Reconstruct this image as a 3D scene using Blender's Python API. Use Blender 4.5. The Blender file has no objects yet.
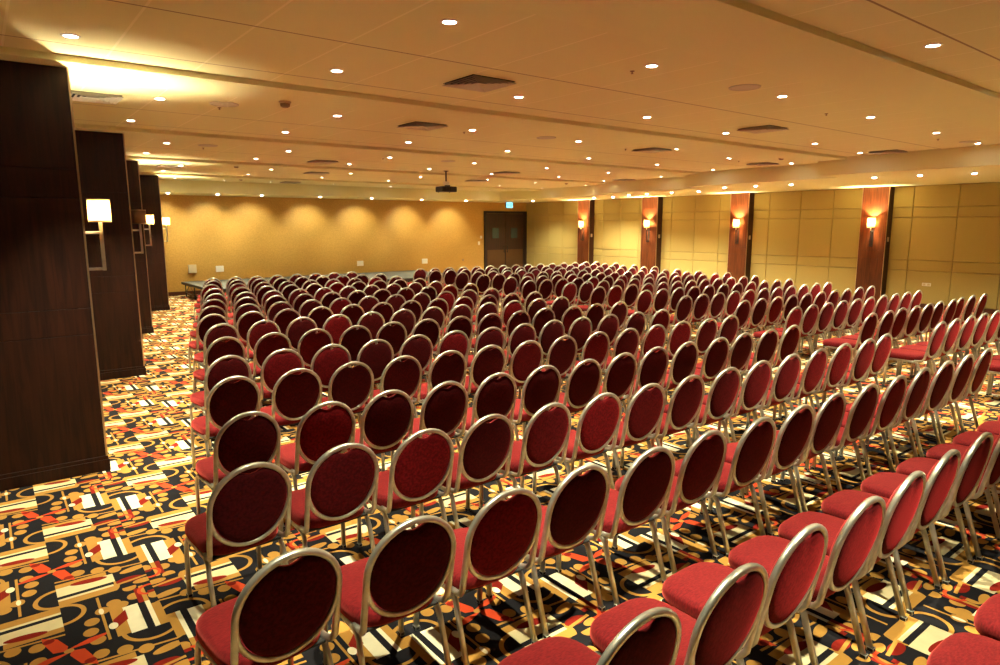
import bpy, bmesh, math, random
from mathutils import Vector, Matrix
random.seed(7)
S = bpy.context.scene
COL = S.collection
PI = math.pi

# ------------------------------------------------------------------ helpers
def tag(o, label=None, cat=None, group=None, kind=None):
    if label: o['label'] = label
    if cat: o['category'] = cat
    if group: o['group'] = group
    if kind: o['kind'] = kind
    return o

def empty(name, loc=(0, 0, 0), rz=0.0):
    o = bpy.data.objects.new(name, None)
    o.empty_display_size = .1
    COL.objects.link(o)
    o.location = loc
    o.rotation_euler = (0, 0, rz)
    return o

class MB:
    """collects shapes and links them as one mesh object"""
    def __init__(s): s.bm = bmesh.new()
    def box(s, a, b, mi=0, bev=0.0):
        x0, y0, z0 = a; x1, y1, z1 = b
        vs = [s.bm.verts.new(p) for p in ((x0,y0,z0),(x1,y0,z0),(x1,y1,z0),(x0,y1,z0),(x0,y0,z1),(x1,y0,z1),(x1,y1,z1),(x0,y1,z1))]
        fs = []
        for q in ((0,3,2,1),(4,5,6,7),(0,1,5,4),(1,2,6,5),(2,3,7,6),(3,0,4,7)):
            f = s.bm.faces.new([vs[i] for i in q]); f.material_index = mi; fs.append(f)
        if bev > 0:
            es = list({e for f in fs for e in f.edges})
            bmesh.ops.bevel(s.bm, geom=es, offset=bev, segments=2, affect='EDGES', profile=.5, clamp_overlap=True)
        return s
    def loft(s, rings, mi=0, cap=True, closed=True, smooth=True):
        R = [[s.bm.verts.new(p) for p in r] for r in rings]
        n = len(R[0])
        for i in range(len(R) - 1):
            for k in range(n if closed else n - 1):
                a, b, c, d = R[i][k], R[i][(k+1) % n], R[i+1][(k+1) % n], R[i+1][k]
                f = s.bm.faces.new((a, b, c, d)); f.smooth = smooth; f.material_index = mi
        if cap:
            for r, rev in ((R[0], True), (R[-1], False)):
                f = s.bm.faces.new(list(reversed(r)) if rev else r); f.material_index = mi
        return R
    def ringloop(s, rings, mi=0, smooth=True):
        """rings closed both ways (torus like)"""
        R = [[s.bm.verts.new(p) for p in r] for r in rings]
        n = len(R[0]); m = len(R)
        for i in range(m):
            for k in range(n):
                f = s.bm.faces.new((R[i][k], R[i][(k+1) % n], R[(i+1) % m][(k+1) % n], R[(i+1) % m][k]))
                f.smooth = smooth; f.material_index = mi
    def lathe(s, prof, c=(0, 0, 0), n=24, mi=0, cap=True, smooth=True):
        s.loft([[(c[0]+r*math.cos(2*PI*k/n), c[1]+r*math.sin(2*PI*k/n), c[2]+z) for k in range(n)] for r, z in prof], mi, cap, True, smooth)
        return s
    def sweep(s, path, w, h, up=(0, 1, 0), closed=False, mi=0, rnd=.35, seg=2):
        """rounded rectangular tube; w in the direction across, h along 'up'"""
        P = [Vector(p) for p in path]; n = len(P); up = Vector(up)
        prof = []
        r = rnd * min(w, h)
        for cx, cy, a0 in ((w/2-r, h/2-r, 0), (-w/2+r, h/2-r, 90), (-w/2+r, -h/2+r, 180), (w/2-r, -h/2+r, 270)):
            for j in range(seg + 1):
                a = math.radians(a0 + 90*j/seg)
                prof.append((cx + r*math.cos(a), cy + r*math.sin(a)))
        rings = []
        for i in range(n):
            if closed: t = P[(i+1) % n] - P[i-1]
            else: t = P[min(i+1, n-1)] - P[max(i-1, 0)]
            t.normalize()
            sd = t.cross(up); sd.normalize()
            u2 = sd.cross(t); u2.normalize()
            rings.append([tuple(P[i] + sd*a + u2*b) for a, b in prof])
        if closed: s.ringloop(rings, mi)
        else: s.loft(rings, mi)
        return s
    def build(s, name, mats, parent=None, loc=None, rz=0.0):
        bmesh.ops.recalc_face_normals(s.bm, faces=s.bm.faces[:])
        me = bpy.data.meshes.new(name); s.bm.to_mesh(me); s.bm.free()
        if not isinstance(mats, (list, tuple)): mats = [mats]
        for m in mats: me.materials.append(m)
        o = bpy.data.objects.new(name, me); COL.objects.link(o)
        if parent: o.parent = parent
        if loc: o.location = loc
        if rz: o.rotation_euler = (0, 0, rz)
        return o

def bx(name, a, b, m, parent=None, bev=0.0):
    return MB().box(a, b, 0, bev).build(name, m, parent)

def struct(o): o['kind'] = 'structure'; return o

# ------------------------------------------------------------------ materials
def newmat(name, col=(.5,.5,.5), rough=.5, metal=0.0, **kw):
    m = bpy.data.materials.new(name); m.use_nodes = True
    b = m.node_tree.nodes['Principled BSDF']
    b.inputs['Base Color'].default_value = (*col, 1)
    b.inputs['Roughness'].default_value = rough
    if 'veneer' in name: b.inputs['Specular IOR Level'].default_value = .25
    b.inputs['Metallic'].default_value = metal
    for k, v in kw.items(): b.inputs[k.replace('_', ' ')].default_value = v
    return m, m.node_tree, b

def N(nt, t, **kw):
    n = nt.nodes.new(t)
    for k, v in kw.items(): setattr(n, k, v)
    return n

def noise_mix(nt, b, c1, c2, scale, vec='Object', mscale=(1,1,1), detail=3, lo=.35, hi=.65, distort=0.0):
    tc = N(nt, 'ShaderNodeTexCoord'); mp = N(nt, 'ShaderNodeMapping'); mp.inputs['Scale'].default_value = mscale
    nt.links.new(tc.outputs[vec], mp.inputs['Vector'])
    nz = N(nt, 'ShaderNodeTexNoise'); nz.inputs['Scale'].default_value = scale; nz.inputs['Detail'].default_value = detail
    nz.inputs['Distortion'].default_value = distort
    nt.links.new(mp.outputs[0], nz.inputs['Vector'])
    cr = N(nt, 'ShaderNodeValToRGB'); cr.color_ramp.elements[0].position = lo; cr.color_ramp.elements[1].position = hi
    cr.color_ramp.elements[0].color = (*c1, 1); cr.color_ramp.elements[1].color = (*c2, 1)
    nt.links.new(nz.outputs['Fac'], cr.inputs[0])
    if b: nt.links.new(cr.outputs[0], b.inputs['Base Color'])
    return nz, cr, mp

def bump(nt, b, src, strength=.2, dist=.01):
    bp = N(nt, 'ShaderNodeBump'); bp.inputs['Strength'].default_value = strength; bp.inputs['Distance'].default_value = dist
    nt.links.new(src, bp.inputs['Height']); nt.links.new(bp.outputs[0], b.inputs['Normal'])

M = {}
# red chenille fabric of the chairs
m, nt, b = newmat('red_fabric', (.3,.02,.025), .9, 0, Sheen_Weight=1.0, Sheen_Roughness=.42, Sheen_Tint=(1,.15,.13,1), Specular_IOR_Level=.15)
nz, cr, mp = noise_mix(nt, b, (.085,.003,.005), (.16,.007,.009), 60, mscale=(1,2.2,1.0), detail=4)
bump(nt, b, nz.outputs['Fac'], .25, .004)
M['fabric'] = m
m, nt, b = newmat('shaded_red_back_fabric', (.1,.005,.007), .9, 0, Sheen_Weight=.38, Sheen_Roughness=.36, Sheen_Tint=(1,.06,.07,1), Specular_IOR_Level=.1)  # seat fabric darkened for the rear: shade of the backs put into the colour
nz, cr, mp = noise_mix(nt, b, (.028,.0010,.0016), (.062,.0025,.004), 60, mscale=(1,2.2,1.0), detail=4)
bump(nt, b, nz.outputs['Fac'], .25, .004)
M['shaded_back'] = m
# nap of the velvet lies differently from chair to chair
oi = N(nt, 'ShaderNodeObjectInfo'); r2 = N(nt, 'ShaderNodeValToRGB')
for p_, v_ in ((0, .75), (.6, 1.0)): pass
r2.color_ramp.elements[0].position = 0; r2.color_ramp.elements[0].color = (.7,.7,.7,1)
r2.color_ramp.elements[1].position = 1; r2.color_ramp.elements[1].color = (3.0,2.4,2.4,1)
e_ = r2.color_ramp.elements.new(.72); e_.color = (1.15,1.15,1.15,1)
nt.links.new(oi.outputs['Random'], r2.inputs[0])
mu = N(nt, 'ShaderNodeMix', data_type='RGBA', blend_type='MULTIPLY'); mu.inputs[0].default_value = 1
nt.links.new(cr.outputs[0], mu.inputs[6]); nt.links.new(r2.outputs[0], mu.inputs[7]); nt.links.new(mu.outputs[2], b.inputs['Base Color'])
# champagne painted steel
m, nt, b = newmat('champagne_metal', (.62,.57,.47), .32, .8)
noise_mix(nt, b, (.44,.435,.385), (.60,.59,.53), 14, detail=2)
M['metal'] = m
M['rubber'] = newmat('black_rubber', (.012,.012,.012), .7)[0]
M['pan'] = newmat('black_board', (.012,.011,.011), .8)[0]
M['chrome'] = newmat('satin_nickel', (.80,.77,.70), .30, .75)[0]
M['trim'] = newmat('brushed_brass_trim', (.55,.40,.24), .3, .9)[0]

def wood(name, c1, c2, rough, axis, grain=1.0, coat=.15):
    m, nt, b = newmat(name, c1, rough, 0, Coat_Weight=coat, Coat_Roughness=.25)
    sc = {'z': (9, 9, .55), 'x': (.55, 9, 9), 'y': (9, .55, 9)}[axis]
    noise_mix(nt, b, c1, c2, 3.2*grain, mscale=sc, detail=6, lo=.3, hi=.72, distort=.9)
    return m
M['wood'] = wood('dark_walnut_veneer', (.009,.0022,.0011), (.032,.0075,.0028), .5, 'z', 1.0, 0)
M['wood_r'] = wood('red_walnut_veneer', (.050,.010,.002), (.135,.034,.007), .5, 'z', 1.0, 0)
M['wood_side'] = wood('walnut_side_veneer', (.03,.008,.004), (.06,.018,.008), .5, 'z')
M['door'] = wood('mahogany_door', (.012,.003,.0018), (.045,.009,.004), .45, 'z', 1.3)
M['door_frame'] = newmat('black_brown_frame', (.018,.007,.005), .5)[0]
M['kick'] = newmat('bronze_kick_plate', (.11,.055,.022), .5, .4)[0]
M['seam'] = newmat('dark_seam', (.008,.004,.003), .8)[0]
M['skirting'] = newmat('skirting_varnish', (.09,.022,.010), .45)[0]

# gold wallpaper
m, nt, b = newmat('gold_wallpaper', (.6,.4,.1), .6)
nz, cr, mp = noise_mix(nt, b, (.48,.275,.055), (.60,.35,.078), 26, detail=5, lo=.3, hi=.7)
bump(nt, b, nz.outputs['Fac'], .12, .004)
M['paper'] = m
# padded wall fabric
m, nt, b = newmat('olive_wall_fabric', (.5,.38,.12), .8, 0, Sheen_Weight=.1)
nz, cr, mp = noise_mix(nt, b, (.36,.275,.082), (.43,.325,.10), 90, detail=2)
bump(nt, b, nz.outputs['Fac'], .08, .002)
M['pad'] = m
M['padjoint'] = newmat('padded_wall_backing', (.30,.21,.08), .9)[0]
M['dark_wall'] = wood('dark_panel_wall', (.03,.010,.005), (.07,.022,.010), .5, 'z')
M['plaster'] = newmat('ceiling_plaster', (.80,.775,.47), .85)[0]
M['white'] = newmat('white_plastic', (.80,.78,.72), .4)[0]
M['cream'] = newmat('cream_plastic', (.62,.52,.34), .5)[0]
M['grille'] = newmat('ceiling_grille', (.60,.55,.47), .6)[0]
M['black'] = newmat('black_plastic', (.012,.012,.013), .4)[0]
M['dark'] = newmat('dark_void', (.01,.008,.006), .9)[0]
M['stage_top'] = newmat('grey_stage_deck', (.065,.065,.055), .8)[0]
M['smoke'] = newmat('dark_detector_plastic', (.30,.20,.13), .5)[0]
M['glass_d'] = newmat('dull_vision_glass', (.05,.09,.10), .12, 0, Specular_IOR_Level=.8)[0]

# ceiling tiles: procedural joints
m, nt, b = newmat('ceiling_tiles', (.76,.72,.64), .85)
tc = N(nt, 'ShaderNodeTexCoord'); sp = N(nt, 'ShaderNodeSeparateXYZ'); nt.links.new(tc.outputs['Object'], sp.inputs[0])
def mth(nt, op, a, c=None, d=None):
    n = N(nt, 'ShaderNodeMath', operation=op)
    for i, v in enumerate((a, c, d)):
        if v is None: continue
        if isinstance(v, (int, float)): n.inputs[i].default_value = v
        else: nt.links.new(v, n.inputs[i])
    return n.outputs[0]
gx = mth(nt, 'WRAP', mth(nt, 'SUBTRACT', sp.outputs[0], .281), .325, -.325)
lx = mth(nt, 'LESS_THAN', mth(nt, 'ABSOLUTE', gx), .0085)
gy = mth(nt, 'WRAP', mth(nt, 'SUBTRACT', sp.outputs[1], 2.37), 3.952, 0.0)
ly = None
for v0 in (2.26, 3.51):
    t_ = mth(nt, 'LESS_THAN', mth(nt, 'ABSOLUTE', mth(nt, 'SUBTRACT', gy, v0)), .009)
    ly = t_ if ly is None else mth(nt, 'MAXIMUM', ly, t_)
mixx = N(nt, 'ShaderNodeMix', data_type='RGBA'); mixx.inputs[6].default_value = (.79,.76,.46,1); mixx.inputs[7].default_value = (.90,.86,.60,1)
nt.links.new(lx, mixx.inputs[0])
mixy = N(nt, 'ShaderNodeMix', data_type='RGBA'); mixy.inputs[7].default_value = (.36,.28,.17,1)
nt.links.new(mixx.outputs[2], mixy.inputs[6]); nt.links.new(ly, mixy.inputs[0])
nt.links.new(mixy.outputs[2], b.inputs['Base Color'])
M['tiles'] = m

def emis(name, col, st):
    m = bpy.data.materials.new(name); m.use_nodes = True; nt = m.node_tree
    nt.nodes.clear(); e = N(nt, 'ShaderNodeEmission'); o = N(nt, 'ShaderNodeOutputMaterial')
    e.inputs[0].default_value = (*col, 1); e.inputs[1].default_value = st
    nt.links.new(e.outputs[0], o.inputs[0]); return m
M['lamp'] = emis('downlight_lamp', (1, .95, .80), 8)
M['exit'] = emis('exit_sign_face', (.30, .80, 1.0), .22)
M['exit_g'] = emis('exit_sign_pictogram', (.02, .33, .42), .12)

# lamp shade: translucent fabric
m = bpy.data.materials.new('cream_lamp_shade'); m.use_nodes = True; nt = m.node_tree; nt.nodes.clear()
d_ = N(nt, 'ShaderNodeBsdfDiffuse'); d_.inputs[0].default_value = (.75,.55,.33,1)
t_ = N(nt, 'ShaderNodeBsdfTranslucent'); t_.inputs[0].default_value = (.95,.78,.50,1)
mx = N(nt, 'ShaderNodeMixShader'); mx.inputs[0].default_value = .6; o_ = N(nt, 'ShaderNodeOutputMaterial')
nt.links.new(d_.outputs[0], mx.inputs[1]); nt.links.new(t_.outputs[0], mx.inputs[2]); nt.links.new(mx.outputs[0], o_.inputs[0])
M['shade'] = m
M['shade_off'] = newmat('unlit_brown_shade', (.20,.11,.05), .8)[0]
M['bulb'] = emis('sconce_bulb', (1, .78, .42), 30)

# ------------------------------------------------------------------ carpet (procedural pattern)
def carpet():
    m, nt, b = newmat('patterned_carpet', (.02,.02,.02), .95, 0, Sheen_Weight=.0)
    b.inputs['Specular IOR Level'].default_value = .1
    W, L = .907, .985
    tc = N(nt, 'ShaderNodeTexCoord'); sp = N(nt, 'ShaderNodeSeparateXYZ'); nt.links.new(tc.outputs['Object'], sp.inputs[0])
    u = mth(nt, 'WRAP', mth(nt, 'SUBTRACT', sp.outputs[0], .155), W/2, -W/2)
    v = mth(nt, 'WRAP', mth(nt, 'SUBTRACT', sp.outputs[1], 4.70), L/2, -L/2)
    sg = mth(nt, 'SUBTRACT', mth(nt, 'MULTIPLY', mth(nt, 'GREATER_THAN', u, 0.0), 2.0), 1.0)
    u2 = mth(nt, 'MULTIPLY', u, sg); v2 = mth(nt, 'MULTIPLY', v, sg)
    cb = N(nt, 'ShaderNodeCombineXYZ'); nt.links.new(u2, cb.inputs[0]); nt.links.new(v2, cb.inputs[1])
    P = cb.outputs[0]
    K = (.013,.012,.015); G = (.46,.235,.05); C = (.70,.60,.36); R = (.22,.014,.008); O = (.56,.060,.018); W_ = (.82,.76,.55)
    state = {'c': None}
    def mapped(cx, cy, rx, ry, ang):
        mp = N(nt, 'ShaderNodeMapping', vector_type='TEXTURE')
        mp.inputs['Location'].default_value = (cx, cy, 0); mp.inputs['Rotation'].default_value = (0, 0, math.radians(ang)); mp.inputs['Scale'].default_value = (rx, ry, 1)
        nt.links.new(P, mp.inputs[0]); return mp.outputs[0]
    def paint(mask, col):
        mx = N(nt, 'ShaderNodeMix', data_type='RGBA'); mx.inputs[7].default_value = (*col, 1)
        if state['c'] is None: mx.inputs[6].default_value = (*K, 1)
        else: nt.links.new(state['c'], mx.inputs[6])
        nt.links.new(mask, mx.inputs[0]); state['c'] = mx.outputs[2]
    def ell(cx, cy, rx, ry, col, ang=0, dy=(0,)):
        for d in dy:
            ln = N(nt, 'ShaderNodeVectorMath', operation='LENGTH'); nt.links.new(mapped(cx, cy+d, rx, ry, ang), ln.inputs[0])
            paint(mth(nt, 'LESS_THAN', ln.outputs['Value'], 1.0), col)
    def ring(cx, cy, r, w, col, cond=None):
        ln = N(nt, 'ShaderNodeVectorMath', operation='LENGTH'); nt.links.new(mapped(cx, cy, r, r, 0), ln.inputs[0])
        k = mth(nt, 'LESS_THAN', mth(nt, 'ABSOLUTE', mth(nt, 'SUBTRACT', ln.outputs['Value'], 1.0)), w/r)
        if cond is not None: k = mth(nt, 'MULTIPLY', k, cond)
        paint(k, col)
    def rect(x0, x1, y0, y1, col, ang=0):
        ab = N(nt, 'ShaderNodeVectorMath', operation='ABSOLUTE'); nt.links.new(mapped((x0+x1)/2, (y0+y1)/2, (x1-x0)/2, (y1-y0)/2, ang), ab.inputs[0])
        s3 = N(nt, 'ShaderNodeSeparateXYZ'); nt.links.new(ab.outputs[0], s3.inputs[0])
        paint(mth(nt, 'LESS_THAN', mth(nt, 'MAXIMUM', s3.outputs[0], s3.outputs[1]), 1.0), col)
    def poly(pts, col):
        msk = None
        n_ = len(pts); ar = sum(pts[i][0]*pts[(i+1) % n_][1]-pts[(i+1) % n_][0]*pts[i][1] for i in range(n_))
        if ar < 0: pts = pts[::-1]
        for i in range(n_):
            (ax, ay), (bx_, by_) = pts[i], pts[(i+1) % n_]
            nx_, ny_ = -(by_-ay), (bx_-ax)
            dt = N(nt, 'ShaderNodeVectorMath', operation='DOT_PRODUCT'); nt.links.new(P, dt.inputs[0]); dt.inputs[1].default_value = (nx_, ny_, 0)
            g_ = mth(nt, 'GREATER_THAN', dt.outputs['Value'], nx_*ax + ny_*ay)
            msk = g_ if msk is None else mth(nt, 'MULTIPLY', msk, g_)
        paint(msk, col)
    sv = mth(nt, 'LESS_THAN', v2, -.02)
    ring(.375, -.01, .135, .011, G, sv)                       # arc under the white block
    ring(0, .385, .105, .012, G)                              # half ring by the stripes
    rect(.0, .47, -.205, -.190, G, -6)                        # long thin line
    # stripe block
    ell(.235, -.43, .07, .085, G)
    rect(.0, .26, -.50, -.21, G)
    rect(.0, .29, -.372, -.262, C)
    rect(.0, .28, -.405, -.372, K)
    rect(.0, .275, -.428, -.405, C)
    ell(.165, -.272, .095, .028, R, -8)
    ell(.40, -.275, .075, .030, G, 12); ell(.36, -.40, .07, .035, R, 0); rect(.29, .4535, -.425, -.405, G, 8)
    ell(.43, -.46, .06, .03, G)
    # dots
    for cx, cy in ((.124,.215),(.108,.112),(.245,.350),(.125,-.125),(.224,-.160),(.31,-.215),(.350,.36),(.449,.312),(.184,.300),(.344,.478),(.128,.012)):
        ell(cx, cy, .036, .040, G)
    ell(.445, .19, .05, .03, G, 30)
    # fan shape and gold field left of the white block
    ell(.262, .305, .05, .045, G)
    rect(.213, .28, -.02, .29, G)
    rect(.275, .350, -.030, .268, W_)
    rect(.350, .386, -.030, .262, K)
    rect(.358, .390, .262, .445, R)
    rect(.386, .410, -.040, .262, W_); rect(.386, .410, .262, .462, G)
    rect(.410, .4535, -.040, .215, G)
    ring(.435, .395, .055, .010, O)
    rect(.42, .4535, .325, .345, G); rect(.42, .4535, .345, .375, R)
    # blades of the flower
    poly([(0,.012),(.0,.052),(.09,.058),(.175,.095),(.172,.045),(.095,.012)], O)
    poly([(.213,.062),(.283,.128),(.285,.238),(.216,.165)], R)
    ell(.21, .105, .022, .034, W_)
    poly([(.010,-.004),(.0,-.045),(.038,-.150),(.118,-.215),(.100,-.150),(.094,-.034)], O)
    ell(.075, -.150, .026, .022, R)
    rect(.171, .185, -.02, .470, G)
    ell(.178, .298, .012, .034, W_)
    ell(0, 0, .022, .020, G)
    # pile noise
    nz = N(nt, 'ShaderNodeTexNoise'); nz.inputs['Scale'].default_value = 9; nz.inputs['Detail'].default_value = 6
    nt.links.new(tc.outputs['Object'], nz.inputs['Vector'])
    mr = N(nt, 'ShaderNodeMapRange'); mr.inputs[3].default_value = .8; mr.inputs[4].default_value = 1.15
    nt.links.new(nz.outputs['Fac'], mr.inputs[0])
    mu = N(nt, 'ShaderNodeMix', data_type='RGBA', blend_type='MULTIPLY'); mu.inputs[0].default_value = 1
    nt.links.new(state['c'], mu.inputs[6]); nt.links.new(mr.outputs[0], mu.inputs[7])
    nt.links.new(mu.outputs[2], b.inputs['Base Color'])
    n2 = N(nt, 'ShaderNodeTexNoise'); n2.inputs['Scale'].default_value = 220; nt.links.new(tc.outputs['Object'], n2.inputs['Vector'])
    bump(nt, b, n2.outputs['Fac'], .3, .004)
    return m
M['carpet'] = carpet()

# ------------------------------------------------------------------ room shell
XL, XR, YB, YF = -3.2, 18.85, -3.0, 22.2
CZ, SZ = 3.40, 3.07
KC = 1.04
struct(bx('floor', (XL-.2, YB-.2, -.12), (XR+.2, YF+.2, 0), M['carpet']))
struct(bx('ceiling', (XL-.2, YB-.2, CZ), (XR+.2, YF+.2, CZ+.15), M['tiles']))
struct(bx('wall_far', (XL-.2, YF, 0), (XR+.2, YF+.2, CZ), M['paper']))
struct(bx('wall_right', (XR, YB-.2, 0), (XR+.2, YF, CZ), M['padjoint']))
struct(bx('wall_left', (XL-.2, YB-.2, 0), (XL, YF, CZ), M['dark_wall']))
struct(bx('wall_back', (XL, YB-.2, 0), (XR, YB, CZ), M['dark_wall']))
# dropped plaster beams across the ceiling
BEAMS = [-1.56, 2.38, 6.24, 10.2, 14.2, 18.15]
FACE = [13.4, 13.4, 14.3, 15.2, 16.1]          # soffit face steps away bay by bay
for i, y in enumerate(BEAMS):
    xe = {0: 13.4, 1: 13.4, 2: 13.4, 3: 14.3, 4: 15.2, 5: 16.1}[i]
    struct(bx('trim_%d' % (i+1), (XL, y, CZ-.05), (xe, [-.7, 3.19, 6.92, 10.8, 14.75, 18.75][i], CZ+.01), M['plaster']))
# stepped soffit on the right and soffit at the far end
sb = MB()
XC = 17.45; CV = SZ
sb.box((13.4, YB, SZ), (XC, 6.80, CZ+.01)).box((14.3, 6.80, SZ), (XC, 10.66, CZ+.01)).box((15.2, 10.66, SZ), (XC, 14.55, CZ+.01)).box((16.1, 14.55, SZ), (XC, 20.6, CZ+.01)).box((XC, YB, CV), (XR, YF, CZ+.01))
struct(sb.build('trim_7', M['plaster']))
struct(bx('trim_8', (XL, 20.6, 3.05), (XC, YF, CZ+.01), M['plaster']))
struct(bx('baseboard_far', (XL, YF-.02, 0), (16.5, YF, .115), M['skirting'], bev=.004))
struct(bx('baseboard_right', (XR-.02, YB, 0), (XR, YF-.03, .10), M['skirting'], bev=.004))

# ------------------------------------------------------------------ padded wall panels on the right wall
ROWZ = [.11, .935, 1.20, 2.275, 2.53, SZ-.004]
bays = [(3.0, 7.475, [4.0, 5.0, 6.0, 7.0], 'nearest the camera, right of the last column'),
        (8.17, 11.435, [9.01, 9.95, 10.91], 'between the first and second lit columns'),
        (12.10, 14.895, [12.61, 13.55, 14.49], 'between the second and third lit columns'),
        (15.62, 18.145, [15.92, 16.78, 17.66], 'between the third and fourth lit columns'),
        (18.81, 22.18, [ 19.88, 20.74, 21.63], 'in the far corner beside the door')]
for y0, y1, seams, where in bays:
    root = empty('upholstered_wall_panel', (XR, (y0+y1)/2, 0))
    tag(root, 'olive gold padded wall panel ' + where, 'wall panel')
    if y0 == 3.0: y0 = -1.0; seams = [0, 1, 2, 3] + seams
    ys = [y0] + seams + [y1]
    for i in range(len(ys)-1):
        for k in range(5):
            g = .004
            a = (-.055, ys[i]+g-(root.location.y), ROWZ[k]+g); c = (-.001, ys[i+1]-g-(root.location.y), ROWZ[k+1]-g)
            if c[1]-a[1] < .05: continue
            MB().box(a, c, 0, .016).build('pad', M['pad'], root)

# ------------------------------------------------------------------ columns
def grooved_column(name, x0, x1, y0, y1, z1, mat, label, group, trims, base=.13, seams=(1.206, 1.43, 2.33, 2.56)):
    root = empty(name, ((x0+x1)/2, (y0+y1)/2, 0)); ox, oy = root.location.x, root.location.y
    tag(root, label, 'column', group)
    zs = [base] + list(seams) + [z1]
    core = MB().box((x0-ox+.006, y0-oy+.006, 0), (x1-ox-.006, y1-oy-.006, z1-.02)).build('core', M['seam'], root)
    for i in range(len(zs)-1):
        MB().box((x0-ox, y0-oy, zs[i]+.002), (x1-ox, y1-oy, zs[i+1]-.002), 0, .0015).build('veneer_panel', mat, root)
    q = .018
    MB().box((x0-ox-q, y0-oy-q, 0), (x1-ox+q, y1-oy+q, base-.03), 0, .003).box((x0-ox-q*.55, y0-oy-q*.55, base-.03), (x1-ox+q*.55, y1-oy+q*.55, base+.002), 0, .004).build('plinth', mat, root)
    for tx, ty in trims:
        MB().box((tx-ox-.007, ty-oy-.007, base), (tx-ox+.007, ty-oy+.007, z1-.004), 0, .001).build('corner_trim', M['trim'], root)
    return root
ordn = ['first', 'second', 'third', 'fourth', 'fifth', 'sixth', 'seventh', 'eighth', 'ninth', 'tenth', 'eleventh', 'twelfth', 'thirteenth', 'fourteenth', 'fifteenth', 'sixteenth']
LP = [(.70, 6.47), (1.70, 10.46), (2.58, 14.59), (3.68, 18.42)]
ldesc = ['dark walnut clad column filling the left edge, nearest the camera', 'dark walnut clad column, second of the left row, behind a lit sconce',
         'narrow dark walnut column, third of the left row', 'dark walnut clad column, furthest of the left row, by the gold wall']
for i, (x, y) in enumerate(LP):
    grooved_column('wood_column', x-1.9, x, y, y+.75, CZ-.05, M['wood'], ldesc[i], 'walnut columns along the left', [(x, y)])
RP = [(7.49, 8.15), (11.45, 12.08), (14.91, 15.60), (18.16, 18.79)]
XF = 18.56
rdesc = ['red walnut wall column with lit sconce, rightmost and nearest on the right wall', 'red walnut wall column with lit sconce, second from right on the right wall',
         'red walnut wall column with lit sconce, third from right on the right wall', 'red walnut wall column with lit sconce, closest to the far corner']
for i, (a, c) in enumerate(RP):
    root = grooved_column('wood_column', XF, XR+.01, a, c, SZ, M['wood_r'], rdesc[i], 'walnut columns on the right wall', [(XF, a), (XF, c)], base=.12)
    # darker side panel
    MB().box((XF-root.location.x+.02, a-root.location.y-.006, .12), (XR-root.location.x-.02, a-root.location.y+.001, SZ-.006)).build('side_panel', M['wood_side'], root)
    sw = bx('switch_plate', (18.64, a-.022, 1.66), (18.72, a-.006, 1.78), M['cream'], bev=.003)
    tag(sw, 'cream switch plate on the dark side of the %s right wall column' % ['nearest', 'second', 'third', 'farthest'][i], 'switch', 'switch plates on the columns')

# ------------------------------------------------------------------ wall sconces
def sconce_left(x, y, lit, label):
    root = empty('wall_sconce', (x, y, 1.95)); tag(root, label, 'wall lamp', 'sconces on the left columns')
    c = .17
    sh = MB()
    n = 28; r = .088; z0, z1 = .195, .385
    prof = [(r, z0), (r, z1), (r-.003, z1), (r-.003, z0)]
    sh.ringloop([[(c+rr*math.cos(2*PI*k/n), rr*math.sin(2*PI*k/n), zz) for k in range(n)] for rr, zz in prof])
    s = sh.build('lamp_shade', M['shade'] if lit else M['shade_off'], root)
    for zz in (z0, z1):
        hb = MB(); hb.ringloop([[(c+rr*math.cos(2*PI*k/n), rr*math.sin(2*PI*k/n), zz+dz) for k in range(n)] for rr, dz in ((r+.002,-.005),(r+.002,.005),(r-.004,.005),(r-.004,-.005))])
        hb.build('shade_hoop', M['trim'], s)
    MB().box((c-.014, -.010, -.235), (c+.014, .010, .20), 0, .002).build('stem', M['chrome'], root)
    for zz in (.10, -.22):
        MB().box((0, -.008, zz-.012), (c, .008, zz+.012), 0, .002).build('arm', M['chrome'], root)
    MB().box((.0, -.03, -.26), (.008, .03, .14), 0, .002).build('back_plate', M['chrome'], root)
    if lit:
        MB().lathe([(.0001,.205),(.018,.215),(.026,.245),(.022,.275),(.0001,.295)], (c,0,0), 14, cap=False).build('bulb', M['bulb'], root)
        l = bpy.data.lights.new('sconce_light', 'POINT'); l.energy = LIT_L; l.color = (1,.84,.52); l.shadow_soft_size = .03
        lo = bpy.data.objects.new('sconce_light', l); COL.objects.link(lo); lo.parent = root; lo.location = (c, 0, .30)
LIT_L, LIT_R = 34, 33
sconce_left(.70, 6.85, True, 'lit cream drum sconce on nickel bracket, nearest the camera on the left')
sconce_left(1.70, 10.83, False, 'unlit brown drum sconce on the second left column')
sconce_left(2.58, 14.95, True, 'small lit drum sconce on the third left column, half hidden by unlit one')
sconce_left(3.68, 18.80, True, 'lit drum sconce on the furthest left column against the gold wall')
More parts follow.
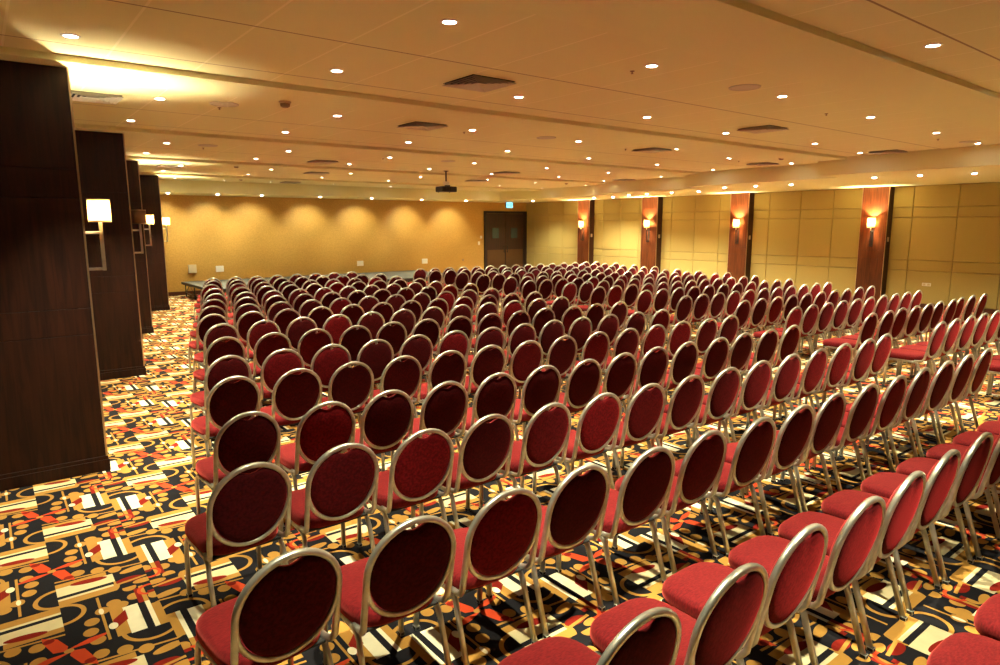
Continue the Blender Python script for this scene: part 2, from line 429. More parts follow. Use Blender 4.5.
def sconce_right(y, label):
    root = empty('wall_sconce', (XF, y, 1.95)); tag(root, label, 'wall lamp', 'sconces on the right columns')
    c = -.13; n = 28; r = .092; z0, z1 = .075, .325
    sh = MB()
    sh.ringloop([[(c+rr*math.cos(2*PI*k/n), rr*math.sin(2*PI*k/n), zz) for k in range(n)] for rr, zz in [(r, z0), (r, z1), (r-.003, z1), (r-.003, z0)]])
    s = sh.build('lamp_shade', M['shade'], root)
    for zz in (z0, z1):
        hb = MB(); hb.ringloop([[(c+rr*math.cos(2*PI*k/n), rr*math.sin(2*PI*k/n), zz+dz) for k in range(n)] for rr, dz in ((r+.002,-.005),(r+.002,.005),(r-.004,.005),(r-.004,-.005))])
        hb.build('shade_hoop', M['trim'], s)
    MB().lathe([(.012, .0), (.012, .05), (.009, .055), (.009, .12)], (c, 0, 0), 14).build('lamp_holder', M['chrome'], root)
    MB().box((c-.012, -.012, -.42), (c+.012, .012, .0), 0, .002).build('stem', M['black'], root)
    for zz in (-.02, -.40):
        MB().box((c, -.012, zz-.012), (0, .012, zz+.012), 0, .002).build('arm', M['black'], root)
    MB().box((-.012, -.03, -.43), (0, .03, .02), 0, .003).build('back_plate', M['black'], root)
    MB().lathe([(.0001,.12),(.02,.13),(.028,.17),(.022,.205),(.0001,.225)], (c,0,0), 14, cap=False).build('bulb', M['bulb'], root)
    l = bpy.data.lights.new('sconce_light', 'POINT'); l.energy = LIT_R; l.color = (1,.80,.46); l.shadow_soft_size = .03
    lo = bpy.data.objects.new('sconce_light', l); COL.objects.link(lo); lo.parent = root; lo.location = (c, 0, .235)
for i, (a, c) in enumerate(RP):
    sconce_right((a+c)/2, ['lit drum sconce on the rightmost walnut column of the right wall', 'lit drum sconce on the second column from right', 'lit drum sconce on the third column from right', 'lit drum sconce on the column closest to the far corner'][i])

# ------------------------------------------------------------------ far wall: door, plates, exit sign
dr = empty('door_1', (17.69, YF, 0)); struct(dr)
ox = 17.69
f_ = MB(); f_.box((16.52-ox, -.06, 0), (16.62-ox, .0, 2.70)); f_.box((18.60-ox, -.06, 0), (18.85-ox-.001, .0, 2.70)); f_.box((16.52-ox, -.06, 2.60), (18.85-ox-.001, .0, 2.70)); f_.build('door_frame', M['door_frame'], dr)
for x0, x1, wx in ((16.625, 17.605, 17.09), (17.612, 18.595, 18.09)):
    lf = bx('door_leaf', (x0-ox, -.05, .01), (x1-ox, -.005, 2.595), M['door'], dr, .003)
    bx('vision_frame', (wx-.20-ox, -.058, 1.55), (wx+.20-ox, -.049, 2.03), M['door_frame'], lf, .003)
    bx('vision_pane', (wx-.165-ox, -.062, 1.585), (wx+.165-ox, -.056, 1.995), M['glass_d'], lf)
    bx('kick_plate', (x0+.03-ox, -.055, .03), (x1-.03-ox, -.048, 1.10), M['kick'], lf, .001)
    hx = x1-.09 if x0 < 17 else x0+.09
    MB().box((hx-.012-ox, -.11, .98), (hx+.012-ox, -.095, 1.28), 0, .003).box((hx-.01-ox, -.10, 1.0), (hx+.01-ox, -.048, 1.02)).box((hx-.01-ox, -.10, 1.24), (hx+.01-ox, -.048, 1.26)).build('door_handle', M['black'], lf)

def plate(name, x0, x1, z0, z1, d, mat, label, cat, slots=True):
    r = empty(name, ((x0+x1)/2, YF, (z0+z1)/2)); tag(r, label, cat)
    w, h = (x1-x0)/2, (z1-z0)/2
    MB().box((-w, -d, -h), (w, .001, h), 0, .006).build('cover', mat, r)
    if slots:
        k = 2 if w > .09 else 1
        for i in range(k):
            cx = (i-.5)*w if k == 2 else 0
            MB().box((cx-w*.28, -d-.004, -h*.45), (cx+w*.28, -d+.001, h*.45), 0, .002).build('insert', M['white'], r)
plate('speaker_box', 5.06, 5.29, .67, .93, .09, M['cream'], 'square cream box on gold wall above the stage end', 'wall box', False)
plate('socket_plate', 5.88, 6.12, .67, .86, .02, M['white'], 'white double socket plate on gold wall, leftmost of the three', 'socket')
plate('socket_plate', 10.77, 11.02, .67, .85, .02, M['white'], 'white double socket plate in the middle of the gold wall', 'socket')
plate('socket_plate', 13.51, 13.76, .65, .84, .02, M['white'], 'white double socket plate on gold wall, nearest the door', 'socket')
plate('wall_switch', 16.32, 16.42, 1.58, 1.69, .015, M['white'], 'upper small white switch beside the dark double door', 'switch')
plate('wall_switch', 16.21, 16.31, 1.32, 1.46, .015, M['white'], 'lower small white switch beside the dark double door', 'switch')
plate('wall_jack', 15.42, 15.49, .69, .77, .012, M['smoke'], 'tiny dark jack plate low on the gold wall', 'socket', False)
r = empty('socket_plate', (XR-.055, 6.52, .60)); tag(r, 'small white socket low on the padded right wall', 'socket')
MB().box((-.014, -.10, -.04), (0, .10, .04), 0, .004).build('cover', M['white'], r)
for s_ in (-1, 1): MB().box((-.018, s_*.05-.03, -.025), (-.012, s_*.05+.03, .025), 0, .002).build('insert', M['cream'], r)

ex = empty('exit_sign', (17.05, 21.2, 3.05)); tag(ex, 'small glowing blue white running man exit sign hung above the door', 'exit sign')
MB().box((-.17, -.035, -.25), (.17, .035, -.01), 0, .006).build('housing', M['black'], ex)
MB().box((-.16, -.041, -.24), (.16, -.034, -.02), 0, .002).build('face', M['exit'], ex)
pg = MB()
def quad(pts):
    vs = [pg.bm.verts.new((x, -.0425, z)) for x, z in pts]; vb = [pg.bm.verts.new((x, -.0405, z)) for x, z in pts]
    pg.bm.faces.new(vs); pg.bm.faces.new(list(reversed(vb)))
    for i in range(len(pts)): pg.bm.faces.new((vs[i], vs[(i+1) % len(pts)], vb[(i+1) % len(pts)], vb[i]))
quad([(.02,-.05),(.13,-.05),(.13,-.21),(.02,-.21),(.02,-.20),(.115,-.20),(.115,-.065),(.02,-.065)])          # doorway
quad([(.055+.013*math.cos(a*PI/4), -.082+.013*math.sin(a*PI/4)) for a in range(8)])                       # head
quad([(.03,-.10),(.07,-.10),(.075,-.145),(.045,-.15)]); quad([(.045,-.145),(.062,-.148),(.03,-.195),(.015,-.185)]); quad([(.062,-.145),(.078,-.145),(.10,-.185),(.085,-.19)])
quad([(-.13,-.13),(-.09,-.09),(-.09,-.115),(-.02,-.115),(-.02,-.145),(-.09,-.145),(-.09,-.17)])            # arrow
pg.build('pictogram', M['exit_g'], ex)
MB().lathe([(.012, -.01), (.012, .0)], (0,0,0), 10).build('hanger', M['black'], ex)

# ------------------------------------------------------------------ projector
pj = empty('ceiling_projector', (9.0, 13.6, CZ)); tag(pj, 'black projector hanging from the ceiling on a pole before the gold wall', 'projector')
MB().lathe([(.06, 0), (.06, -.012), (.02, -.02), (.02, -.26)], (0,0,0), 16).build('pole', M['black'], pj)
MB().box((-.06, -.05, -.335), (.06, .05, -.25), 0, .01).build('bracket', M['chrome'], pj)
body = MB().box((-.21, -.16, -.50), (.21, .16, -.37), 0, .02).build('body', M['black'], pj)
MB().lathe([(.05, 0), (.05, .03), (.04, .035), (.036, .01)], (0,0,0), 20).build('lens', M['glass_d'], body, (.09, .16, -.43)).rotation_euler = (-PI/2, 0, 0)
for k in range(5): MB().box((-.18+k*.045, -.164, -.47), (-.158+k*.045, -.158, -.40)).build('vent', M['dark'], body)
for sx in (-.16, .16): MB().lathe([(.012, -.5), (.012, -.51)], (sx, .1, 0), 8).build('foot', M['rubber'], body)
MB().box((-.02, -.02, -.365), (.10, .05, -.33), 0, .005).build('mount_arm', M['black'], pj)

# ------------------------------------------------------------------ stage
SH = .45
def stage_mod():
    root = empty('stage_platform')
    MB().box((-1.015, -1.65, SH-.03), (1.015, 1.65, SH), 0, .003).build('deck', M['stage_top'], root)
    t = MB(); t.box((-1.02, -1.655, SH-.075), (1.02, -1.63, SH-.004)); t.box((-1.02, 1.63, SH-.075), (1.02, 1.655, SH-.004)); t.box((-1.02, -1.63, SH-.075), (-.995, 1.63, SH-.004)); t.box((.995, -1.63, SH-.075), (1.02, 1.63, SH-.004))
    t.build('edge_frame', M['black'], root)
    for sx in (-.93, .93):
        for y in (-1.55, -.52, .52, 1.55):
            MB().sweep([(sx, y, 0), (sx, y, SH-.07)], .035, .035, (0,1,0)).build('leg', M['black'], root)
        br = MB()
        for y0 in (-1.55, .52):
            br.sweep([(sx, y0, .12), (sx, y0+1.03, .12)], .02, .02, (0,0,1)); br.sweep([(sx, y0, .12), (sx, y0+.5, SH-.08)], .016, .016, (1,0,0)); br.sweep([(sx, y0+1.03, .12), (sx, y0+.53, SH-.08)], .016, .016, (1,0,0))
        br.build('leg_brace', M['black'], root)
    return root
def copy_tree(o, parent=None):
    c = o.copy(); COL.objects.link(c); c.parent = parent
    for ch in CH.get(o.name) or list(o.children): copy_tree(ch, c)
    return c
CH = {}
proto = stage_mod()
for i in range(4):
    o = proto if i == 0 else copy_tree(proto)
    o.location = (5.76+i*2.045, 20.1, 0)
    tag(o, ['grey topped stage platform, leftmost section with its folding legs showing', 'grey topped stage platform, second section from the left', 'grey topped stage platform, third section from the left', 'grey topped stage platform, rightmost section near the tall chairs'][i], 'stage', 'stage platforms before the gold wall')

# ------------------------------------------------------------------ ceiling lights
main = [(5.45,2.0),(7.62,2.05),(2.44,3.62),(4.35,3.6),(6.38,3.64),(8.42,3.68),(10.56,3.73),(12.45,3.80),(.62,5.4),(2.44,5.27),(4.33,5.23),(6.31,5.27),(8.25,5.50),(10.41,5.35),(12.4,5.55),
 (1.56,7.44),(3.39,7.35),(5.3,7.36),(7.26,7.36),(9.29,7.13),(11.37,7.48),(13.3,7.3),(1.58,9.15),(3.4,9.02),(5.28,8.99),(7.23,9.03),(9.22,9.07),(11.3,9.13),(13.38,9.21),
 (2.4,11.25),(4.27,11.23),(6.13,11.12),(8.05,11.13),(10.02,11.14),(12.08,11.22),(14.19,11.32),(2.43,12.96),(4.25,12.83),(6.13,12.81),(8.06,12.83),(10.04,13.16),(12.06,12.93),(14.18,13.33),
 (3.45,15.05),(5.29,14.98),(7.2,14.99),(9.16,15.03),(11.15,14.8),(13.12,15.06),(15.1,15.0),(3.47,16.81),(5.33,16.73),(7.21,16.7),(9.19,16.8),(11.2,16.8),(13.1,16.76),(15.05,16.95),
 (4.23,19.21),(5.46,19.17),(6.7,19.1),(8.63,19.18),(10.57,19.2),(12.6,19.3),(14.68,19.4)]
# added unseen beams without fittings, invented to light the near part of the room
behind = [(1.3,2.0),(3.4,2.0),(3.1,.2),(8.4,.1),(9.9,2.1),(12.0,2.1)]
sof = [(14.97,8.19),(14.8,8.98),(14.77,9.81),(15.82,11.31),(15.84,12.24),(15.82,13.13),(15.9,13.9),(14.53,4.44),(14.25,5.24),(14.16,6.02),(16.65,16.09),(16.65,15.23),(16.6,19.2)]
wash = [(4.40,20.95),(5.75,20.95),(7.05,20.95),(8.95,20.95),(10.8,20.95),(12.8,20.95),(14.75,20.95)]
def downlight():
    root = empty('recessed_downlight')
    n = 20
    t = MB(); t.ringloop([[(r*math.cos(2*PI*k/n), r*math.sin(2*PI*k/n), z) for k in range(n)] for r, z in ((.062, 0), (.060, -.005), (.046, -.008), (.042, -.003), (.042, 0))])
    t.build('trim_ring', M['white'], root)
    MB().lathe([(.0425, -.001), (.0425, -.004)], (0,0,0), n).build('lamp', M['lamp'], root)
    return root
SPOT = bpy.data.lights.new('downlight_beam', 'SPOT'); SPOT.energy = 92; SPOT.color = (1, .945, .63); SPOT.spot_size = math.radians(72); SPOT.spot_blend = .8; SPOT.shadow_soft_size = .05
SPOT_N = SPOT.copy(); SPOT_N.name = 'downlight_beam_soffit'; SPOT_N.energy = 52; SPOT_N.spot_size = math.radians(130)
WASH = SPOT.copy(); WASH.name = 'wall_washer_beam'; WASH.energy = 17; WASH.spot_size = math.radians(86); WASH.spot_blend = .8
def glass_downlight():
    root = empty('wall_washer_light')
    n = 20
    t = MB(); t.ringloop([[(r*math.cos(2*PI*k/n), r*math.sin(2*PI*k/n), z) for k in range(n)] for r, z in ((.055, 0), (.053, -.006), (.043, -.008), (.040, 0))])
    t.build('trim_ring', M['white'], root)
    MB().lathe([(.038, -.001), (.038, -.016), (.030, -.023), (.0001, -.025)], (0,0,0), n, cap=False).build('lamp', M['lamp'], root)
    return root
dl = downlight(); first = True; dl2 = glass_downlight(); first2 = True
def add_dl(x, y, z, data, label, group, aim=None):
    global first, first2
    if z < CZ-.1:
        o = dl2 if first2 else copy_tree(dl2)
        first2 = False
    else:
        o = dl if first else copy_tree(dl)
        first = False
    o.location = (x, y, z); tag(o, label, 'ceiling light', group)
    l = bpy.data.objects.new('beam', data); COL.objects.link(l); l.parent = o; l.location = (0, 0, -.02 if z > CZ-.1 else -.05)
    if aim: l.rotation_euler = aim
    return o
CH[dl.name] = list(dl.children); CH[dl2.name] = list(dl2.children)
rowname = {}
def row_of(y):
    for k, (lo, hi) in enumerate([(-5, 2.9), (2.9, 4.5), (4.5, 6.4), (6.4, 8.2), (8.2, 10), (10, 12), (12, 14), (14, 15.9), (15.9, 18), (18, 20)]):
        if lo <= y < hi: return k
rows = {}
for p in main: rows.setdefault(row_of(p[1]), []).append(p)
for k, L in sorted(rows.items()):
    L.sort()
    for i, (x, y) in enumerate(L):
        rn = 'nearest' if k == 0 else (['second', 'third', 'fourth', 'fifth', 'sixth', 'seventh', 'eighth', 'ninth', 'tenth'][k-1] + ' nearest')
        add_dl(x*KC, y*KC, CZ, SPOT, 'round glowing ceiling downlight, %s from left in the %s crosswise row' % (ordn[i], rn), 'downlights in the tiled ceiling')
for i, (x, y) in enumerate(sorted(sof, key=lambda p: p[1])):
    add_dl(x*1.043, y*1.043, SZ, SPOT_N, 'small downlight in the lowered right soffit, %s counting from the camera end' % ordn[i], 'downlights in the right soffit')
for i, (x, y) in enumerate(wash):
    add_dl(x, y, 3.05, WASH, 'wall washer downlight above the gold wall, %s from the left' % ordn[i], 'wall washers along the gold wall', (math.radians(44), 0, 0))
for x, y in behind:
    l = bpy.data.objects.new('added_unseen_beam', SPOT); COL.objects.link(l); l.location = (x, y, CZ-.02)

# ------------------------------------------------------------------ other ceiling fittings
def vent():
    root = empty('air_diffuser')
    MB().box((-.24, -.24, -.004), (.24, .24, -.001)).build('duct_opening', M['dark'], root)
    def fr(a, b_, z0, z1):
        m_ = MB()
        ri = lambda r, z: [(-r, -r, z), (r, -r, z), (r, r, z), (-r, r, z)]
        m_.ringloop([ri(a, z0), ri(b_, z1), ri(b_-.004, z1), ri(a-.006, z0)], smooth=False)
        return m_
    fr(.305, .25, -.008, -.005).build('frame', M['plaster'], root)
    for r in (.235, .19, .145, .10, .055): fr(r+.012, r-.022, -.026, -.004).build('louvre', M['grille'], root)
    return root
vents = [(3.62,4.92,'large, nearest in mid ceiling'),(4.54,7.38,'second bay, left of the projector'),(1.01,7.7,'brightly lit, beside the nearest left column'),(8.25,4.95,'upper right of the projector'),(9.03,7.41,'in line with the third lit column'),(12.9,7.7,'close to the right soffit, second bay'),(12.55,5.15,'nearest the right soffit step'),(10.06,12.6,'just right of the projector'),(11.13,15.3,'beyond and right of the projector pole'),(5.44,12.55,'left of the projector, nearer of a pair'),(6.46,15.3,'left of the projector, farther of a pair'),(7.21,18.95,'furthest, close to the gold wall'),(3.3,15.3,'near the third left column'),(14.2,12.6,'far right, near the soffit')]
v0 = vent(); CH[v0.name] = list(v0.children)
for i, (x, y, t_) in enumerate(vents):
    o = v0 if i == 0 else copy_tree(v0)
    o.location = (x*KC, y*KC, CZ); tag(o, 'square louvred air diffuser in the ceiling, ' + t_, 'air vent', 'ceiling air diffusers')
spk = [(2.15,7.37,'left, near the lit ceiling patch'),(5.69,3.62,'large, upper right of picture'),(6.59,7.34,'middle of the ceiling'),(7.39,11.09,'above the projector'),(12.1,3.8,'far right near the picture edge'),(2.98,11.2,'beyond the second left column')]
def speaker():
    root = empty('ceiling_speaker')
    MB().lathe([(.0001, -.004), (.125, -.006)], (0,0,0), 28, cap=False).build('speaker_grille', M['grille'], root)
    t = MB(); n = 28; t.ringloop([[(r*math.cos(2*PI*k/n), r*math.sin(2*PI*k/n), z) for k in range(n)] for r, z in ((.148,0),(.145,-.008),(.128,-.010),(.124,-.003))]); t.build('rim', M['grille'], root)
    return root
s0 = speaker(); CH[s0.name] = list(s0.children)
for i, (x, y, t_) in enumerate(spk):
    o = s0 if i == 0 else copy_tree(s0)
    o.location = (x*KC, y*KC, CZ); tag(o, 'round flush ceiling speaker, ' + t_, 'speaker', 'ceiling speakers')
def detector():
    root = empty('smoke_detector')
    MB().lathe([(.06, 0), (.06, -.015), (.052, -.02)], (0,0,0), 20).build('base', M['cream'], root)
    MB().lathe([(.048, -.02), (.046, -.045), (.028, -.058), (.0001, -.06)], (0,0,0), 20).build('sensor', M['smoke'], root)
    return root
d0 = detector(); CH[d0.name] = list(d0.children)
for i, (x, y, t_) in enumerate([(2.5,6.6,'on the second ceiling beam, left'),(11.96,6.77,'on the second ceiling beam, far right'),(4.37,14.45,'far left, on the fourth beam'),(5.63,18.3,'furthest, near the gold wall'),(13.83,14.5,'far right, on the fourth beam')]):
    o = d0 if i == 0 else copy_tree(d0)
    o.location = (x*KC, y*KC, CZ-.05 if any(b0 < y*KC < b1 for b0, b1 in zip(BEAMS, [-.7, 3.19, 6.92, 10.8, 14.75, 18.75])) else CZ); tag(o, 'small round smoke detector ' + t_, 'smoke detector', 'smoke detectors')
def sprinkler():
    root = empty('sprinkler')
    MB().lathe([(.035, 0), (.033, -.008), (.012, -.01), (.010, -.035), (.0001, -.036)], (0,0,0), 14).build('rose', M['smoke'], root)
    MB().lathe([(.020, -.036), (.022, -.039), (.0001, -.04)], (0,0,0), 14).build('deflector', M['smoke'], root)
    return root
p0 = sprinkler(); CH[p0.name] = list(p0.children)
for i, (x, y, t_) in enumerate([(4.37,3.82,'nearest, above the middle of the chairs'),(7.76,3.88,'nearest bay, right of centre'),(11.36,3.98,'nearest bay, far right'),(5.32,7.58,'second bay, centre'),(8.62,7.63,'second bay, right of centre'),(12.02,7.69,'second bay, far right'),(6.14,11.41,'third bay, left of the projector'),(2.17,7.62,'second bay, left beside a speaker'),(3.01,11.6,'third bay, left beside a speaker')]):
    o = p0 if i == 0 else copy_tree(p0)
    o.location = (x*KC, y*KC, CZ); o.scale = (.6,.6,.6); tag(o, 'tiny ceiling sprinkler head, ' + t_, 'sprinkler', 'sprinkler heads')

# ------------------------------------------------------------------ chair
LEAN = .20
def bp_(x, z, d=0.0):          # point on the leaning back plane, d = towards the front
    return (x, -(z-.45)*LEAN + d, z)
def arc(cx, cz, r, a0, a1, n, rz=None):
    rz = rz or r
    return [(cx+r*math.cos(math.radians(a0+(a1-a0)*i/n)), cz+rz*math.sin(math.radians(a0+(a1-a0)*i/n))) for i in range(n+1)]
def back_frame_mb(mb, hi=True, mi=0):
    A = .209; n = 20 if hi else 10
    sd = [(.196, .12, .385), (.199, .07, .386), (.204, .028, .398), (.209, .004, .430)] if hi else [(.196, .10, .388), (.209, .004, .430)]
    up = [bp_(A, z) for z in ((.50, .59, .678) if hi else (.678,))]
    path = sd + up + [bp_(x, z) for x, z in arc(0, .678, A, 0, 180, n)][1:] + [(-x, y, z) for x, y, z in reversed(sd + up[:-1])]
    mb.sweep(path, .027, .028, (0, 1, .0) if False else (0, 1, .0001), mi=mi, seg=2 if hi else 1)
    low = [bp_(x, z, .001) for x, z in arc(0, .655, .2075, 180, 360, n, .222)]
    mb.sweep(low, .023, .025, (0, 1, .0001), mi=mi, seg=2 if hi else 1)
def back_pad_mb(mb, hi=True, mi=0, mrear=None):
    n = 48 if hi else 20
    out = []
    for k in range(n):
        a = 2*PI*k/n
        r = .197
        x = r*math.cos(a)
        if math.sin(a) >= 0:
            z = .678 + r*math.sin(a)
            d = abs(math.degrees(a)-90)
            z -= .034*(.5+.5*math.cos(PI*min(1, d/24)))      # hand hold dip
        else: z = .655 + .212*math.sin(a) + .023*(1+math.sin(a))
        out.append((x, z))
    cx, cz = 0, .67
    prof = [(0, -.020), (.5, -.019), (.85, -.016), (.97, -.010), (1, -.002), (.99, .014), (.93, .030), (.8, .040), (.5, .046), (0, .048)] if hi else [(0, -.018), (.97, -.012), (1, 0), (.9, .032), (0, .045)]
    rings = []
    for s_, d in prof:
        s_ = max(s_, .001)
        rings.append([bp_(cx+(x-cx)*s_, cz+(z-cz)*s_, d) for x, z in out])
    before = set(mb.bm.faces)
    mb.loft(rings, mi)
    if mrear is not None:
        for f_ in mb.bm.faces:
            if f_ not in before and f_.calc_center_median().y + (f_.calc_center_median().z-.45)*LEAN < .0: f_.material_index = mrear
def seat_mb(mb, hi=True, mi=0):
    n = 44 if hi else 16
    prof = [(.90, .384), (.975, .388), (1.0, .402), (1.003, .42), (.99, .438), (.955, .450), (.88, .457), (.6, .463), (.001, .465)] if hi else [(.95, .385), (1, .40), (.99, .44), (.88, .457), (.001, .463)]
    rings = []
    for s_, z in prof:
        r = []
        for k in range(n):
            a = 2*PI*k/n; c, s2 = math.cos(a), math.sin(a); p = 2/3.6
            x = math.copysign(abs(c)**p, c); y = math.copysign(abs(s2)**p, s2)
            w = .215 + .005*y
            r.append((x*w*s_, .277 + y*.25*s_ , z))
        rings.append(r)
    mb.loft(rings, mi)
def leg_path(side, front):
    x0, x1 = .203*side, .199*side
    if front: return [(x0*1.01, .452, 0), (x0, .446, .30), (x1, .440, .335), (x1, .424, .358), (x1, .395, .371), (x1, .26, .374)]
    return [(x0*1.01, -.035, 0), (x0, .062, .30), (x1, .074, .335), (x1, .092, .358), (x1, .12, .371), (x1, .26, .374)]
def leg_mb(mb, side, front, hi=True, mi=0, mr=1):
    p = leg_path(side, front)
    if not hi: p = [p[0], p[1], p[3], p[5]]
    mb.sweep(p, .030, .022, (1, 0, .0001), mi=mi, seg=2 if hi else 1)
    if hi:
        x, y, z = p[0]
        mb.box((x-.0135, y-.0165, 0), (x+.0135, y+.0165, .022), mr, .003)

def make_chair():
    root = empty('banquet_chair')
    q = MB(); seat_mb(q); q.build('seat', M['fabric'], root)
    MB().box((-.19, .05, .372), (.19, .48, .386), 0, .004).build('seat_pan', M['pan'], root)
    q = MB(); back_pad_mb(q, mrear=1); q.build('backrest', [M['fabric'], M['shaded_back']], root)
    q = MB(); back_frame_mb(q); q.build('back_frame', M['metal'], root)
    for side in (-1, 1):
        for fr_ in (True, False):
            q = MB(); leg_mb(q, side, fr_); q.build('leg', [M['metal'], M['rubber']], root)
    return root

# rows measured on the place: list of chair-top points (x, y)
def lerp_row(x0, y0, x1, y1, n): return [(x0+(x1-x0)*i/(n-1), y0+(y1-y0)*i/(n-1)) for i in range(n)]
def mk(xs, ys): return list(zip(xs, ys))
LEFT = [
 ('A', mk([1.58,2.07,2.58,3.04,3.53,4.05,4.55,5.04,5.53,6.02,6.51,7.0,7.5], [1.22,1.18,1.21,1.17,1.18,1.2,1.19,1.16,1.15,1.14,1.12,1.11,1.10])),
 ('B', mk([.82,1.33,1.85,2.35,2.85,3.37,3.85,4.33,4.87,5.32,5.78,6.27,6.7,7.21,7.67],[2.31,2.26,2.25,2.27,2.21,2.2,2.14,2.14,2.17,2.13,2.11,2.11,2.09,2.09,2.08])),
 ('C', mk([1.03,1.52,2.03,2.53,3.04,3.51,4.0,4.5,5.02,5.47,6.01,6.46,6.92,7.36,7.86],[3.35,3.34,3.27,3.29,3.24,3.2,3.18,3.16,3.14,3.13,3.12,3.09,3.08,3.04,3.1])),
 ('D', mk([1.34,1.83,2.34,2.81,3.32,3.84,4.29,4.79,5.28,5.78,6.27,6.78,7.22,7.7],[4.35,4.22,4.27,4.22,4.22,4.2,4.14,4.15,4.17,4.16,4.09,4.12,4.07,4.06])),
 ('E', mk([1.56,2.09,2.58,3.08,3.57,4.05,4.51,5.06,5.56,6.0,6.5,7.0,7.43,7.92],[5.47,5.43,5.4,5.35,5.29,5.29,5.24,5.24,5.19,5.14,5.14,5.14,5.05,5.06])),
 ('F', mk([1.79,2.32,2.79,3.3,3.82,4.34,4.8,5.3,5.81,6.29,6.78,7.22,7.68],[6.39,6.42,6.35,6.33,6.33,6.33,6.24,6.23,6.25,6.23,6.18,6.07,6.02])),
 ('G', mk([2.11,2.6,3.11,3.58,4.11,4.57,5.04,5.54,6.05,6.55,7.03,7.53,8.02],[7.54,7.51,7.47,7.38,7.42,7.36,7.28,7.24,7.22,7.27,7.13,7.17,7.11])),
 ('H', lerp_row(2.37,8.62,7.81,8.25,12)), ('I', lerp_row(2.54,9.66,8.03,9.2,12)), ('J', lerp_row(2.80,10.68,7.82,10.24,11)),
 ('K', lerp_row(3.08,11.66,8.13,11.37,11)), ('L', lerp_row(3.37,12.64,7.89,12.37,10)), ('M', lerp_row(3.63,13.70,8.04,13.31,10)),
 ('N', lerp_row(3.84,14.72,7.98,14.3,9)), ('O', lerp_row(4.14,15.72,8.10,15.35,9)), ('P', lerp_row(4.35,16.55,7.86,16.5,8))]
RIGHT = [
 ('c', [(9.50,2.03),(9.97,2.02)]),
 ('d', mk([9.48,9.95,10.37,10.81,11.25,11.7,12.15,12.6],[3.05,3.04,3.01,2.99,2.97,2.96,2.95,2.94])),
 ('e', mk([9.62,10.08,10.59,11.04,11.53,12.03,12.46,12.94,13.38,13.80],[3.97,3.92,3.94,3.92,3.91,3.93,3.88,3.94,3.91,3.86])),
 ('f', lerp_row(9.54,4.98,13.60,4.83,10)), ('g', lerp_row(9.70,5.95,13.96,5.80,10)), ('h', lerp_row(9.58,7.00,14.17,6.76,11)),
 ('i', lerp_row(9.84,8.10,14.41,7.76,11)), ('j', lerp_row(9.69,9.16,14.75,8.80,12)), ('k', lerp_row(9.92,10.22,15.22,9.88,12)),
 ('l', lerp_row(9.62,11.20,15.23,10.76,13)), ('m', lerp_row(9.93,12.24,15.38,11.58,13)), ('n', lerp_row(9.93,13.32,15.84,12.75,14)),
 ('o', lerp_row(9.97,14.34,16.07,13.72,14)), ('p', lerp_row(9.85,15.45,16.40,14.79,15)), ('q', lerp_row(9.93,16.40,16.52,15.76,15))]
FRONT = [(2.86,.21),(3.35,.20),(3.85,.19)]
num = ordn
def even(L):
    n = len(L)
    if n < 4: return L
    mi = (n-1)/2; mx = sum(p[0] for p in L)/n; my = sum(p[1] for p in L)/n
    den = sum((i-mi)**2 for i in range(n))
    bx_ = sum((i-mi)*(p[0]-mx) for i, p in enumerate(L))/den; by_ = sum((i-mi)*(p[1]-my) for i, p in enumerate(L))/den
    bx_ = max(bx_, .457)
    out = []
    for i, p in enumerate(L):
        lx_, ly_ = mx + bx_*(i-mi), my + by_*(i-mi)
        k = .25 if bx_ > .47 else 0.0
        out.append((lx_ + k*max(-.05, min(.05, p[0]-lx_)), ly_ + .6*(p[1]-ly_)))
    return out
LEFT = [(n_, even(L)) for n_, L in LEFT]; RIGHT = [(n_, even(L)) for n_, L in RIGHT]
spots = []
for i, (x, y) in enumerate(FRONT):
    spots.append((x, y, 'red banquet chair in the bottom right corner, %s from left of the first row' % ordn[i], 'banquet chairs of the left block'))
rn_ = ['first', 'second', 'third', 'fourth', 'fifth', 'sixth', 'seventh', 'eighth', 'ninth', 'tenth', 'eleventh', 'twelfth', 'thirteenth', 'fourteenth', 'fifteenth', 'sixteenth', 'seventeenth']
FIRSTS = set()
def nudge(L, left):
    out = []
    for i, (x, y) in enumerate(L):
        d = .035*max(0, min(1, 1-(x-2)/7)) + (.022 if (left and i == 0) else 0) + .006
        out.append((x-d, y))
    return out
LEFT = [(n_, nudge(L, n_ != 'A')) for n_, L in LEFT]
for k, (nm, L) in enumerate(LEFT):
    if nm != 'A': FIRSTS.add(L[0])
    for i, (x, y) in enumerate(L):
        rname = '%s row from camera' % rn_[k+1]
        spots.append((x, y, 'red banquet chair, %s from left, %s, left block' % (ordn[i], rname), 'banquet chairs of the left block'))
for k, (nm, L) in enumerate(RIGHT):
    for i, (x, y) in enumerate(L):
        rname = '%s row from camera' % rn_[k]
        spots.append((x, y, 'red banquet chair, %s from aisle, %s, right block' % (ordn[i], rname), 'banquet chairs of the right block'))
spots.sort(key=lambda s: s[0]**2 + (s[1])**2)
DY = .09
ch0 = make_chair(); kids = list(ch0.children)
def heading(x, y):
    return math.radians(0.3) + math.radians(random.uniform(-1.2, 1.2))
SPECIAL = {}
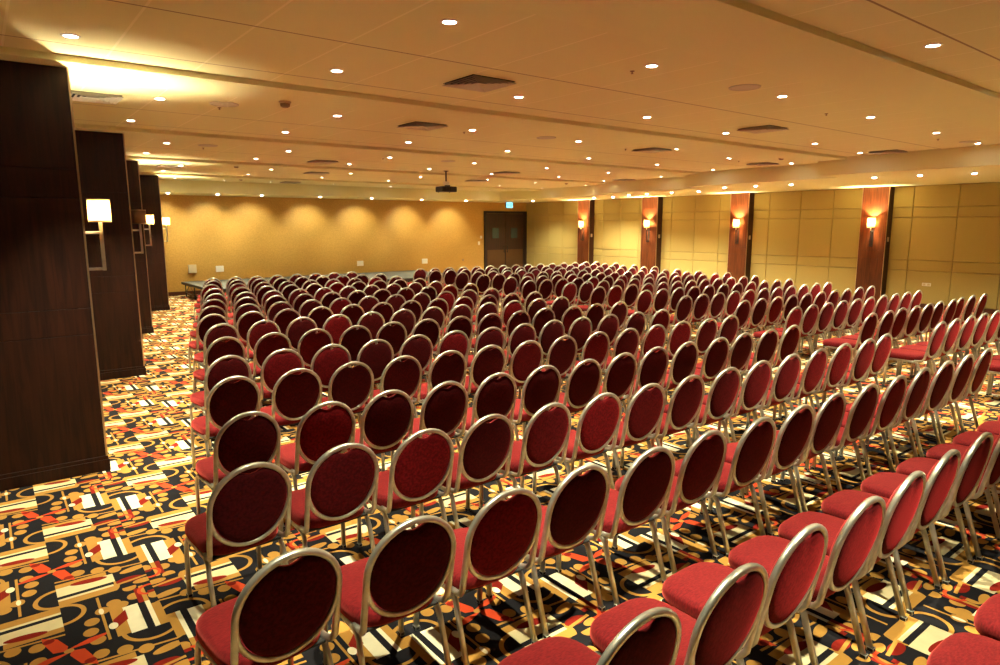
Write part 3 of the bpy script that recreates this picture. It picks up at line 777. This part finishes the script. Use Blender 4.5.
for i, (x, y, lab, grp) in enumerate(spots[:300]):
    a = heading(x, y) + math.radians(4.0 if (x, y) in FIRSTS else 0)
    if i == 0: o = ch0
    else:
        o = ch0.copy(); COL.objects.link(o)
        for c in kids:
            d = c.copy(); COL.objects.link(d); d.parent = o
    o.location = (x - DY*math.sin(-a)*-1*-1, y + DY*math.cos(a), 0) if False else (x - DY*math.sin(a)*1.0, y + DY*math.cos(a), 0)
    o.rotation_euler = (0, 0, a)
    tag(o, lab, 'chair', grp)
# the farthest rows as one mass
rest = spots[300:]
if rest:
    mb = MB()
    for x, y, _, _ in rest:
        a = heading(x, y); n0 = len(mb.bm.verts)
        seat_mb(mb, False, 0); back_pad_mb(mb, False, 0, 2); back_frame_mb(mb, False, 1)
        for side in (-1, 1):
            for fr_ in (True, False): leg_mb(mb, side, fr_, False, 1)
        mb.bm.verts.ensure_lookup_table()
        T = Matrix.Translation((x - DY*math.sin(a), y + DY*math.cos(a), 0)) @ Matrix.Rotation(a, 4, 'Z')
        bmesh.ops.transform(mb.bm, matrix=T, verts=mb.bm.verts[n0:])
    o = mb.build('banquet_chairs', [M['fabric'], M['metal'], M['shaded_back']])
    tag(o, 'mass of red banquet chairs in the farthest rows right of the aisle', 'chairs', kind='stuff')

# ------------------------------------------------------------------ world, camera, view
w = bpy.data.worlds.new('World'); S.world = w; w.use_nodes = True
w.node_tree.nodes['Background'].inputs[0].default_value = (1, .7, .4, 1)
w.node_tree.nodes['Background'].inputs[1].default_value = 0.0

f, pi_, ya, ro = 661.6, .160076, .663434, -.0028
F = Vector((math.sin(ya)*math.cos(pi_), math.cos(ya)*math.cos(pi_), -math.sin(pi_)))
R = Vector((math.cos(ya), -math.sin(ya), 0)); U = R.cross(F)
c_, s_ = math.cos(ro), math.sin(ro)
R2 = R*c_ + U*s_; U2 = U*c_ - R*s_
cam = bpy.data.cameras.new('camera'); co = bpy.data.objects.new('camera', cam); COL.objects.link(co)
cam.sensor_width = 36; cam.lens = f*36/1000; cam.clip_start = .05; cam.clip_end = 100
mw = Matrix(((R2.x, U2.x, -F.x, 0), (R2.y, U2.y, -F.y, 0), (R2.z, U2.z, -F.z, 2.1), (0, 0, 0, 1)))
co.matrix_world = mw
S.camera = co
S.view_settings.view_transform = 'Standard'; S.view_settings.look = 'None'
S.view_settings.gamma = 1; S.view_settings.use_curve_mapping = False
S.view_settings.exposure = 3.2
